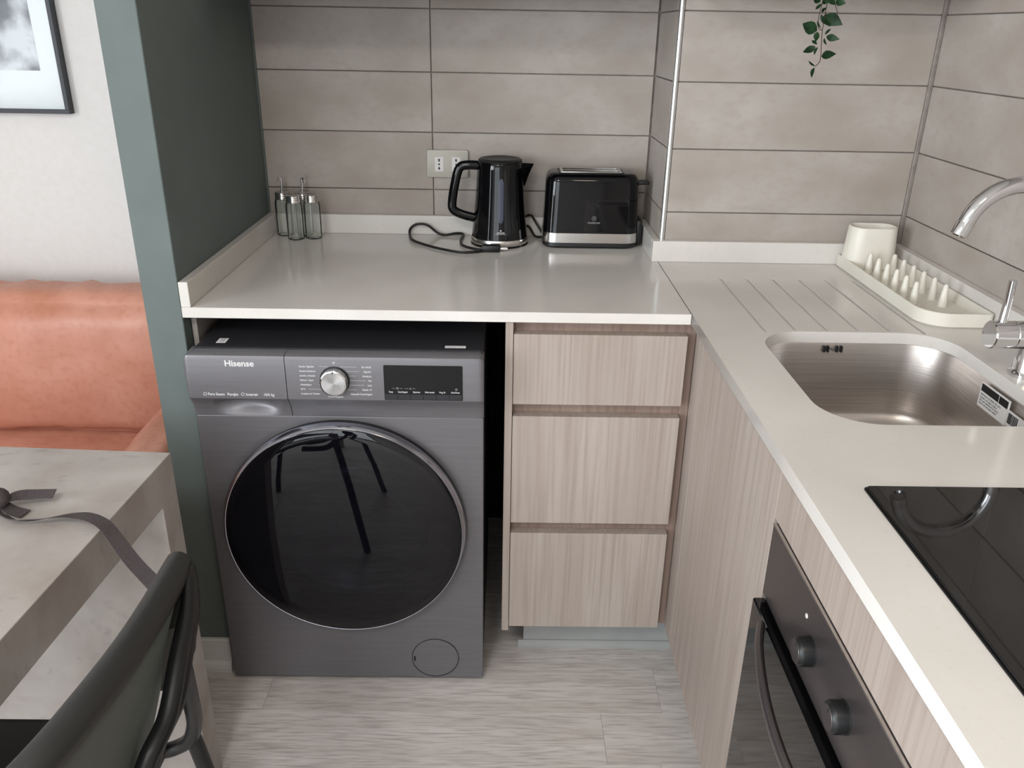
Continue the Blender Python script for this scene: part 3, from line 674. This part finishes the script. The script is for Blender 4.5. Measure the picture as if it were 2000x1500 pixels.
# spout on the right
spt = loft(B(), [[(kx+0.050, ky-0.024, ZC+0.2125), (kx+0.0865, ky, ZC+0.2070), (kx+0.050, ky+0.024, ZC+0.2125)],
                 [(kx+0.050, ky-0.022, ZC+0.200), (kx+0.0835, ky, ZC+0.2000), (kx+0.050, ky+0.022, ZC+0.200)],
                 [(kx+0.052, ky-0.016, ZC+0.180), (kx+0.0745, ky, ZC+0.1800), (kx+0.052, ky+0.016, ZC+0.180)],
                 [(kx+0.055, ky-0.006, ZC+0.152), (kx+0.0640, ky, ZC+0.1500), (kx+0.055, ky+0.006, ZC+0.152)]])
obj('spout', spt, blackgloss, ke)
hpth = [(kx-0.045, ky, ZC+0.200), (kx-0.085, ky, ZC+0.201), (kx-0.106, ky, ZC+0.192), (kx-0.118, ky, ZC+0.150), (kx-0.125, ky, ZC+0.105), (kx-0.122, ky, ZC+0.086), (kx-0.100, ky, ZC+0.074), (kx-0.060, ky, ZC+0.064)]
obj('handle', tube(B(), hpth, 0.01, n=14, sub=6, flat=(0.0095, 0.0120), up0=(0, 0, 1)), blackgloss, ke, smooth=True)
# water gauge and mark follow the body's curve on the camera side
def on_body(dx, z, lift=0.0006):
    r = kr(z)+lift; return (kx+dx, ky-math.sqrt(r*r-dx*dx), ZC+z)
gg = B(); g0 = []
zz = [0.066+0.110*k/12 for k in range(13)]
rows_ = []
for k, z in enumerate(zz):
    w = 0.0058*(math.sqrt(max(0, 1-((k-0)/0.9-1)**2)) if k < 1 else 1); w = 0.0030 if k in (0, 12) else 0.0064
    rows_.append([gg.verts.new(on_body(0.0035+w*s, z, 0.0010)) for s in (-1, -0.33, 0.33, 1)])
for a, b_ in zip(rows_, rows_[1:]):
    for i in range(3): gg.faces.new((a[i], a[i+1], b_[i+1], b_[i]))
obj('water_gauge', gg, gaugem, ke)
em = B()
def patch(bm, x0, x1, z0, z1):
    vs = [bm.verts.new(on_body(a, b__, 0.0009)) for a, b__ in ((x0, z0), (x1, z0), (x1, z1), (x0, z1))]; bm.faces.new(vs)
patch(em, 0.0015, 0.0055, 0.0455, 0.0485)
for k in range(5): patch(em, -0.0060+0.0040*k, -0.0032+0.0040*k, 0.0405, 0.0430)
for k in range(7): patch(em, -0.0095+0.0038*k, -0.0070+0.0038*k, 0.0375, 0.0388)
obj('emblem', em, printwhite, ke)
def pull(p, ymax=0.655):
    x, y = p; z = 0.9243
    if y > ymax:
        t = (y-ymax)/(y+1.586); x += (-0.379-x)*t; z += (1.443-z)*t; y = ymax
    return (x, y, z)
cord = [(-0.6439, 0.6692), (-0.6466, 0.733), (-0.6341, 0.7806), (-0.6036, 0.7692), (-0.5668, 0.6744), (-0.544, 0.6512), (-0.5172, 0.6715), (-0.4954, 0.6606), (-0.4990, 0.5885), (-0.489, 0.5323), (-0.4544, 0.4963), (-0.4346, 0.4921)]
cord2 = [(-0.6286, 0.5918), (-0.5894, 0.5372), (-0.5462, 0.496), (-0.4919, 0.4622), (-0.4534, 0.4698), (-0.4344, 0.4830)]
path = [pull(p) for p in cord2[::-1]]+[pull(p) for p in cord]
obj('power_cord', tube(B(), path, 0.0034, n=8, sub=5), cordm, ke, smooth=True)
pl = bx(-0.4400, -0.3920, 0.4770, 0.4965, 0.9202, 0.9390, bev=0.005, seg=2)
pg = obj('plug', pl, blackmatt, ke, smooth=30)
obj('pins', join(lathe(B(), [(0, 0), (0.002, 0), (0.002, 0.018), (0, 0.018)], (-0.392, 0.483, 0.929), 'x', 8), lathe(B(), [(0, 0), (0.002, 0), (0.002, 0.018), (0, 0.018)], (-0.392, 0.4925, 0.929), 'x', 8)), satin, pg)

# ------------------------------------------------------------------ toaster
tx0, tx1, ty0, ty1 = -0.2830, -0.0330, 0.5340, 0.6640
to = thing('toaster', 'glossy black two-slot toaster with a steel band, in the worktop corner', 'toaster', ((tx0+tx1)/2, (ty0+ty1)/2, ZC))
def tl_(q, z, r=0.034, dx0=0.0, dx1=0.0): return [(p[0], p[1], z) for p in rrect(tx0+q+dx0, tx1-q-dx1, ty0+q, ty1-q, r, 8)]
obj('base', loft(B(), [tl_(0.006, ZC+0.0005), tl_(0.001, ZC+0.006), tl_(0.002, ZC+0.014)]), blackmatt, to, smooth=True)
obj('steel_band', loft(B(), [tl_(0.0015, ZC+0.0142), tl_(0.0005, ZC+0.0155), tl_(0.0012, ZC+0.0400), tl_(0.0022, ZC+0.0405)]), satin, to, smooth=35)
obj('body', loft(B(), [tl_(0.001, ZC+0.0407), tl_(0.0014, ZC+0.045), tl_(0.0040, ZC+0.110), tl_(0.0060, ZC+0.168), tl_(0.0085, ZC+0.178, 0.032), tl_(0.0140, ZC+0.186, 0.028), tl_(0.022, ZC+0.1895, 0.022), tl_(0.026, ZC+0.190, 0.018)]), blackgloss, to, smooth=60)
obj('end_cap', bx(tx1-0.0040, tx1+0.0120, ty0+0.030, ty1-0.030, ZC+0.006, ZC+0.070, bev=0.005, seg=2), blackmatt, to, smooth=30)
tcx = (tx0+tx1)/2-0.004
obj('slot_surround', prism(B(), rrect(tcx-0.084, tcx+0.084, ty0+0.022, ty1-0.024, 0.006, 3), ZC+0.1895, ZC+0.1910, bev=0.0003), blackmatt, to)
obj('slot_frame', plate(rrect(tcx-0.079, tcx+0.079, ty0+0.028, ty1-0.030, 0.002, 2), [rrect(tcx-0.072, tcx+0.072, ty0+0.034, ty0+0.060, 0.001, 1), rrect(tcx-0.072, tcx+0.072, ty0+0.069, ty1-0.036, 0.001, 1)], ZC+0.1911, ZC+0.1925), satin, to)
lvr = obj('lever', bx(tx1-0.006, tx1+0.026, (ty0+ty1)/2-0.016, (ty0+ty1)/2+0.016, ZC+0.158, ZC+0.168, bev=0.003, seg=2), blackmatt, to, smooth=30)
yt = ty0+0.0025
lg = join(text_bm('mademsa', 0.0085, front(-0.1520, yt-0.0010, ZC+0.0660, 1.0), 0.0003, 'CENTER'),
          text_bm('M', 0.0060, front(-0.1520, yt-0.0012, ZC+0.0775, 1.0), 0.0003, 'CENTER'),
          lathe(B(), [(0.0056, 0), (0.0056, -0.0004), (0.0049, -0.0004), (0.0049, 0)], (-0.1520, yt-0.0010, ZC+0.0797), 'y', 24, closed=True))
obj('logo_lettering', lg, printgrey, to)
tc1 = [(-0.275, 0.645, ZC+0.008), (-0.300, 0.655, ZC+0.045), (-0.312, 0.650, ZC+0.062), (-0.330, 0.6640, ZC+0.050), (-0.345, 0.6630, ZC+0.01), (-0.320, 0.664, ZC+0.030), (-0.300, 0.650, ZC+0.006), (-0.283, 0.640, ZC+0.005)]
obj('power_cord', tube(B(), tc1, 0.0033, n=8, sub=5), cordm, to, smooth=True)

# ------------------------------------------------------------------ trailing plant
pt = thing('trailing_plant', 'artificial trailing plant with pointed dark green leaves above the sink', 'plant', (0.25, 0.30, 1.540))
obj('pot', lathe(B(), [(0, 0.0003), (0.035, 0.0003), (0.045, 0.07), (0.048, 0.075), (0.042, 0.075), (0.040, 0.06), (0, 0.06)], (0.25, 0.30, 1.540), n=28), potm, pt, smooth=40)
YPZ = 0.200
stems = [[(0.248, 1.5177), (0.2468, 1.4884), (0.2469, 1.4699), (0.2459, 1.4512), (0.2485, 1.4229), (0.2506, 1.4039), (0.2494, 1.3923), (0.2423, 1.3845)],
         [(0.2389, 1.5175), (0.2364, 1.4901), (0.2349, 1.4743), (0.2362, 1.4604), (0.2404, 1.453), (0.2456, 1.4531)],
         [(0.257, 1.5178), (0.2663, 1.4933), (0.2704, 1.4814), (0.257, 1.4701)]]
for s in stems:
    p = [(0.25, 0.30, 1.604), (0.25, 0.25, 1.635), (s[0][0], 0.212, 1.585), (s[0][0], YPZ, 1.545)]+[(a, YPZ, b_) for a, b_ in s]
    obj('stem', tube(B(), p, 0.0008, n=5, sub=3), stemm, pt, smooth=True)
LEAVES = [(0.2357, 1.4511, 0.203, 1.4636, 0.0252), (0.237, 1.4492, 0.2348, 1.4313, 0.0126), (0.2398, 1.4257, 0.2252, 1.433, 0.0069), (0.2373, 1.4218, 0.2122, 1.4109, 0.0138), (0.2416, 1.4209, 0.2358, 1.4056, 0.0069), (0.2522, 1.4438, 0.2595, 1.4552, 0.0069), (0.2557, 1.441, 0.2803, 1.4358, 0.0149), (0.2521, 1.4382, 0.2574, 1.425, 0.0057), (0.2516, 1.4039, 0.2787, 1.4091, 0.0184), (0.2422, 1.3854, 0.2249, 1.3958, 0.0046), (0.2416, 1.3825, 0.2364, 1.363, 0.0103), (0.2484, 1.4792, 0.2818, 1.4621, 0.0252), (0.2469, 1.4819, 0.2589, 1.4589, 0.0207), (0.2342, 1.5038, 0.2161, 1.509, 0.0138), (0.2368, 1.5002, 0.2233, 1.4899, 0.0069), (0.2632, 1.5052, 0.2812, 1.5009, 0.0184), (0.2389, 1.4809, 0.2437, 1.4643, 0.0069), (0.2395, 1.4837, 0.2461, 1.493, 0.008), (0.2336, 1.4697, 0.24, 1.4558, 0.0057), (0.2465, 1.5086, 0.2379, 1.4993, 0.0138), (0.2522, 1.5105, 0.2604, 1.4978, 0.0138), (0.242, 1.5112, 0.2517, 1.5013, 0.0115)]
rl = random.Random(3)
for (bx0, bz0, tx, tz, w) in LEAVES:
    a = Vector((bx0, YPZ, bz0)); t = Vector((tx, YPZ-rl.uniform(0.002, 0.010), tz)); d = t-a; ln = d.length; d.normalize()
    s = Vector((d.z, 0, -d.x)); nrm = d.cross(s).normalized()
    s = (Matrix.Rotation(rl.uniform(-0.4, 0.4), 3, d) @ s); nrm = d.cross(s).normalized()
    bm = B(); prev = None; ft = Vector(nrm)*0.0004
    for side_ in (1,):
        rws = []
        for u, ww in ((0.0, 0.02), (0.12, 0.62), (0.32, 1.0), (0.55, 0.88), (0.78, 0.48), (1.0, 0.01)):
            c = a+d*(ln*u)+nrm*(0.0025*math.sin(PI*u))
            rws.append([bm.verts.new(c-s*(w*0.5*ww)+nrm*0.0012*ww), bm.verts.new(c), bm.verts.new(c+s*(w*0.5*ww)+nrm*0.0012*ww)])
        for A_, B_ in zip(rws, rws[1:]):
            for i in range(2): bm.faces.new((A_[i], A_[i+1], B_[i+1], B_[i]))
    geom = bmesh.ops.solidify(bm, geom=bm.faces[:], thickness=0.0004)
    obj('leaf', bm, leafm, pt, smooth=60)

# ------------------------------------------------------------------ sofa
sf = thing('sofa', 'tan brown leather sofa against the white wall behind the table', 'sofa', (-2.0, 0.3, 0.0))
def cushion(x0, x1, y0, y1, z0, z1, r, puff, seed, wr=0.006, nx=44, nz=22):
    """rounded block whose faces swell and wrinkle"""
    bm = B(); rnd = random.Random(seed)
    bmesh.ops.create_cube(bm, size=1.0)
    bmesh.ops.subdivide_edges(bm, edges=bm.edges[:], cuts=26, use_grid_fill=True)
    cx, cy, cz = (x0+x1)/2, (y0+y1)/2, (z0+z1)/2; hx, hy, hz = (x1-x0)/2, (y1-y0)/2, (z1-z0)/2
    from mathutils import noise
    for v in bm.verts:
        u, w, t = v.co.x*2, v.co.y*2, v.co.z*2
        p = Vector((u*hx, w*hy, t*hz))
        q = Vector((max(-hx+r, min(hx-r, p.x)), max(-hy+r, min(hy-r, p.y)), max(-hz+r, min(hz-r, p.z))))
        d = p-q
        if d.length > 1e-6: p = q+d.normalized()*r
        sw = (1-u*u*u*u)*(1-t*t)*(1-w*w*0.0)
        if abs(w) > 0.9: p.y += (1 if w > 0 else -1)*puff*(1-u**4)*(1-t*t)
        if abs(t) > 0.9: p.z += (1 if t > 0 else -1)*puff*0.5*(1-u**4)*(1-w*w)
        nn = noise.noise(Vector((p.x*22+seed, p.y*5, p.z*4)))*wr*(0.35+abs(t)**2)+noise.noise(Vector((p.x*5, p.y*8+seed, p.z*7)))*wr
        if d.length > 1e-6: p += d.normalized()*nn
        v.co = Vector((cx, cy, cz))+p
    return bm
SXR = -1.125
obj('back_frame', bx(-2.95, SXR, 0.50, YB-0.006, 0.08, 0.66, bev=0.03, seg=3), leather_m, sf, smooth=30)
for (a, b_) in ((-2.78, -2.03), (-2.025, -1.262)):
    c_ = obj('back_cushion', cushion(a, b_+0.12 if b_ > -1.5 else b_, 0.40, 0.585, 0.420, 0.803, 0.060, 0.030, 3 if b_ > -1.5 else 8, 0.008), leather_m, sf, smooth=80)
    xb = b_+0.12 if b_ > -1.5 else b_
    obj('seam', tube(B(), [(a+0.05+(xb-a-0.10)*k/8, 0.4215, 0.774+0.002*math.sin(k*2.2)) for k in range(9)], 0.0016, n=6, sub=3), stemm, c_)
    obj('seat_cushion', cushion(a, b_, -0.10, 0.455, 0.26, 0.430, 0.045, 0.012, 5, 0.004), leather_m, sf, smooth=80)
obj('arm', cushion(-1.258, SXR, -0.14, 0.50, 0.06, 0.560, 0.045, 0.004, 9, 0.004), leather_m, sf, smooth=80)
obj('arm', cushion(-2.93, -2.795, -0.14, 0.50, 0.06, 0.560, 0.045, 0.004, 12, 0.004), leather_m, sf, smooth=80)
obj('seat_base', bx(-2.80, -1.25, -0.10, 0.52, 0.07, 0.262, bev=0.02, seg=2), leather_m, sf, smooth=30)
for fx in (-2.85, -1.2):
    for fy in (-0.08, 0.6): obj('leg', bx(fx-0.03, fx+0.03, fy-0.03, fy+0.03, 0.0, 0.075, bev=0.004), blackmatt, sf)

# ------------------------------------------------------------------ framed picture
PX1, PZ0 = -1.5150, 1.2230
pc = thing('framed_picture', 'black and white photograph in a thin dark frame on the white wall', 'picture', (-1.80, YB, 1.6))
PW, PH, PD, PF = 0.60, 0.80, 0.026, 0.0105
x0, x1, z0, z1 = PX1-PW, PX1, PZ0, PZ0+PH; yw = YB+0.0015
fr = join(bx(x0, x1, yw-PD, yw, z0, z0+PF, bev=0.0005), bx(x0, x1, yw-PD, yw, z1-PF, z1, bev=0.0005), bx(x0, x0+PF, yw-PD, yw, z0+PF, z1-PF, bev=0.0005), bx(x1-PF, x1, yw-PD, yw, z0+PF, z1-PF, bev=0.0005))
obj('frame', fr, framem, pc)
obj('mat_board', bx(x0+PF, x1-PF, yw-0.012, yw-0.006, z0+PF, z1-PF), matboard, pc)
obj('photo_print', bx(x0+0.062, x1-0.062, yw-0.0128, yw-0.0122, z0+0.104, z1-0.09), printm, pc)
obj('pane', bx(x0+PF, x1-PF, yw-PD+0.005, yw-PD+0.007, z0+PF, z1-PF), acrylic, pc)

# ------------------------------------------------------------------ table (own rotated frame)
TA = math.radians(-2.87)
ta = thing('dining_table', 'grey concrete-look laminate table with slab legs by the partition', 'table', (-0.9633, -0.2971, 0.0), TA)
TT = 0.078
obj('tabletop', bx(-0.80, 0.0, -1.45, 0.0, 0.75-TT, 0.75, bev=0.0008), conc_m, ta, local=True)
obj('end_panel', bx(-0.80, 0.0, -0.058, -0.0002, 0.0, 0.75-TT-0.0004, bev=0.0008), conc_m, ta, local=True)
for lx_ in (-0.80, -0.06): obj('leg', bx(lx_, lx_+0.06, -1.4498, -1.392, 0.0, 0.75-TT-0.0004, bev=0.0008), conc_m, ta, local=True)

# ------------------------------------------------------------------ strap
stp = thing('fabric_strap', 'grey webbing strap knotted on the table and running to the black chair', 'strap', (-1.1, -0.5, 0.7503))
def ribbon(pts, w, th=0.0012, wdir=None):
    P = smoothpath(pts, 6); bm = B(); rings = []
    for i, p in enumerate(P):
        t = (P[min(i+1, len(P)-1)]-P[max(i-1, 0)]).normalized()
        wd = wdir(i/(len(P)-1)) if wdir else Vector((0, 1, 0)); wd = (Vector(wd)-t*t.dot(Vector(wd))).normalized(); n_ = t.cross(wd)
        rings.append([bm.verts.new(p+wd*(w*a)+n_*(th*b__)) for a, b__ in ((-.5, -.5), (.5, -.5), (.5, .5), (-.5, .5))])
    for A_, B_ in zip(rings, rings[1:]):
        for i in range(4): bm.faces.new((A_[i], A_[(i+1) % 4], B_[(i+1) % 4], B_[i]))
    bm.faces.new(rings[0][::-1]); bm.faces.new(rings[-1]); bmesh.ops.recalc_face_normals(bm, faces=bm.faces); return bm
w1 = ribbon([(-1.135, -0.515, 0.760), (-1.105, -0.532, 0.759), (-1.07, -0.530, 0.760), (-1.03, -0.522, 0.762), (-0.996, -0.530, 0.765), (-0.968, -0.543, 0.761), (-0.945, -0.562, 0.751), (-0.900, -0.610, 0.744), (-0.850, -0.662, 0.746), (-0.808, -0.712, 0.760)], 0.023,
            wdir=lambda t: (Vector((0, -0.84, 0.62)).lerp(Vector((-0.35, -1, 0.10)), min(1, max(0, (t-0.18)/0.22)))).normalized())
obj('long_end', w1, strapm, stp)
w2 = ribbon([(-1.150, -0.500, 0.764), (-1.130, -0.482, 0.770), (-1.105, -0.470, 0.767), (-1.078, -0.466, 0.766)], 0.020, wdir=lambda t: Vector((0.25, 1, 0.2)))
obj('short_end', w2, strapm, stp)
obj('knot', join(tube(B(), [(-1.165, -0.490, 0.760), (-1.150, -0.480, 0.778), (-1.138, -0.498, 0.776), (-1.150, -0.512, 0.762), (-1.168, -0.505, 0.758)], 0.01, n=8, sub=5, flat=(0.0045, 0.010)),
                 ribbon([(-1.21, -0.47, 0.757), (-1.185, -0.480, 0.766), (-1.155, -0.492, 0.768), (-1.128, -0.500, 0.757), (-1.105, -0.505, 0.7535)], 0.022)), strapm, stp, smooth=40)

# ------------------------------------------------------------------ chair
ch = thing('dining_chair', 'black chair with charcoal shell backrest pulled up to the concrete-look table', 'chair', (-1.0, -0.86, 0.0))
# backrest shell: rolled top rail and sheet below it
rail = [(-0.7957, -0.6949, 0.800), (-0.7905, -0.7544, 0.805), (-0.7865, -0.8031, 0.810), (-0.7842, -0.8460, 0.814), (-0.7830, -0.8858, 0.818), (-0.7848, -0.9243, 0.820), (-0.7887, -0.9643, 0.821), (-0.7940, -0.9973, 0.820), (-0.8019, -1.031, 0.818), (-0.8142, -1.0588, 0.812), (-0.830, -1.083, 0.800)]
obj('top_rail', tube(B(), rail, 0.02, n=14, sub=5, flat=(0.0180, 0.0200), up0=(0, 0, 1)), charcoal, ch, smooth=True)
P = smoothpath(rail, 5); sh_ = B(); rg_ = []
for k, p in enumerate(P):
    u = k/(len(P)-1); drop = 0.20*math.sin(PI*min(max(u, 0.0), 1))**0.6+0.01
    col = []
    for j in range(7):
        t = j/6; col.append(sh_.verts.new((p.x+0.010-0.030*t*t, p.y+(-0.95-p.y+0.05)*0.10*t, p.z-0.004-drop*t)))
    rg_.append(col)
for a, b_ in zip(rg_, rg_[1:]):
    for j in range(6): sh_.faces.new((a[j], a[j+1], b_[j+1], b_[j]))
bmesh.ops.solidify(sh_, geom=sh_.faces[:], thickness=0.005)
obj('backrest', sh_, shellm, ch, smooth=60, label='charcoal grey curved back sheet')
obj('seat', prism(B(), rrect(-1.22, -0.875, -1.06, -0.625, 0.05, 5), 0.440, 0.462, bev=0.006), blackmatt, ch, smooth=30)
LOOP = [(-0.79, -0.7477, 0.7229), (-0.80, -0.7226, 0.6411), (-0.81, -0.6991, 0.5734), (-0.825, -0.6685, 0.5043), (-0.845, -0.6491, 0.4517), (-0.87, -0.640, 0.425), (-0.90, -0.640, 0.415), (-0.96, -0.640, 0.415)]
LEGT, LEGB = (-0.846, -0.640, 0.450), (-0.772, -0.640, 0.0)
# twin support tubes from the rail end down to the seat
for off in (0.0, 0.024):
    obj('back_support', tube(B(), [(-0.785, -0.700, 0.800), (-0.768, -0.742-off*0.4, 0.775), (-0.760, -0.795-off*0.9, 0.750), (-0.758, -0.845-off, 0.715), (-0.768, -0.893-off, 0.690), (-0.790, -0.930-off, 0.600), (-0.830, -0.950-off, 0.452)], 0.0115, n=12, sub=5), chairtube, ch, smooth=True)
obj('gusset', loft(B(), [[(-0.792, -0.694, 0.806), (-0.780, -0.690, 0.806), (-0.774, -0.706, 0.806), (-0.786, -0.710, 0.806)],
                        [(-0.790, -0.722, 0.770), (-0.768, -0.716, 0.770), (-0.758, -0.775, 0.770), (-0.782, -0.785, 0.770)],
                        [(-0.784, -0.765, 0.725), (-0.760, -0.765, 0.725), (-0.752, -0.830, 0.725), (-0.776, -0.838, 0.725)]]), chairtube, ch)
obj('seat_frame', tube(B(), LOOP, 0.0115, n=12, sub=6), chairtube, ch, smooth=True)
for (a, b_) in ((LEGT, LEGB), ((-0.83, -1.02, 0.44), (-0.76, -1.08, 0.0)), ((-1.17, -0.67, 0.44), (-1.20, -0.640, 0.0)), ((-1.17, -1.02, 0.44), (-1.20, -1.06, 0.0))):
    obj('leg', tube(B(), [a, tuple((a[i]+b_[i])/2 for i in range(3)), b_], 0.012, n=12, sub=2), chairtube, ch, smooth=True)

# ------------------------------------------------------------------ ceiling lamp (source of the warm light) and an added fill lamp
cl = thing('ceiling_lamp', 'square flush ceiling lamp with warm diffuser over the kitchen floor', 'lamp', (0.0, -1.9, H))
obj('housing', bx(-0.16, 0.16, -2.06, -1.74, H-0.06, H-0.0005, bev=0.004), skirt_m, cl)
obj('diffuser', bx(-0.145, 0.145, -2.045, -1.755, H-0.066, H-0.0605), spotm, cl)
fill_lamp = thing('ceiling_lamp', 'added unseen fill lamp, larger square ceiling light with pale diffuser near the dining table', 'lamp', (-0.95, -2.1, H))
obj('housing', bx(-1.22, -0.68, -2.37, -1.83, H-0.06, H-0.0005, bev=0.004), skirt_m, fill_lamp)
obj('diffuser', bx(-1.20, -0.70, -2.35, -1.85, H-0.066, H-0.0605), spotm, fill_lamp)
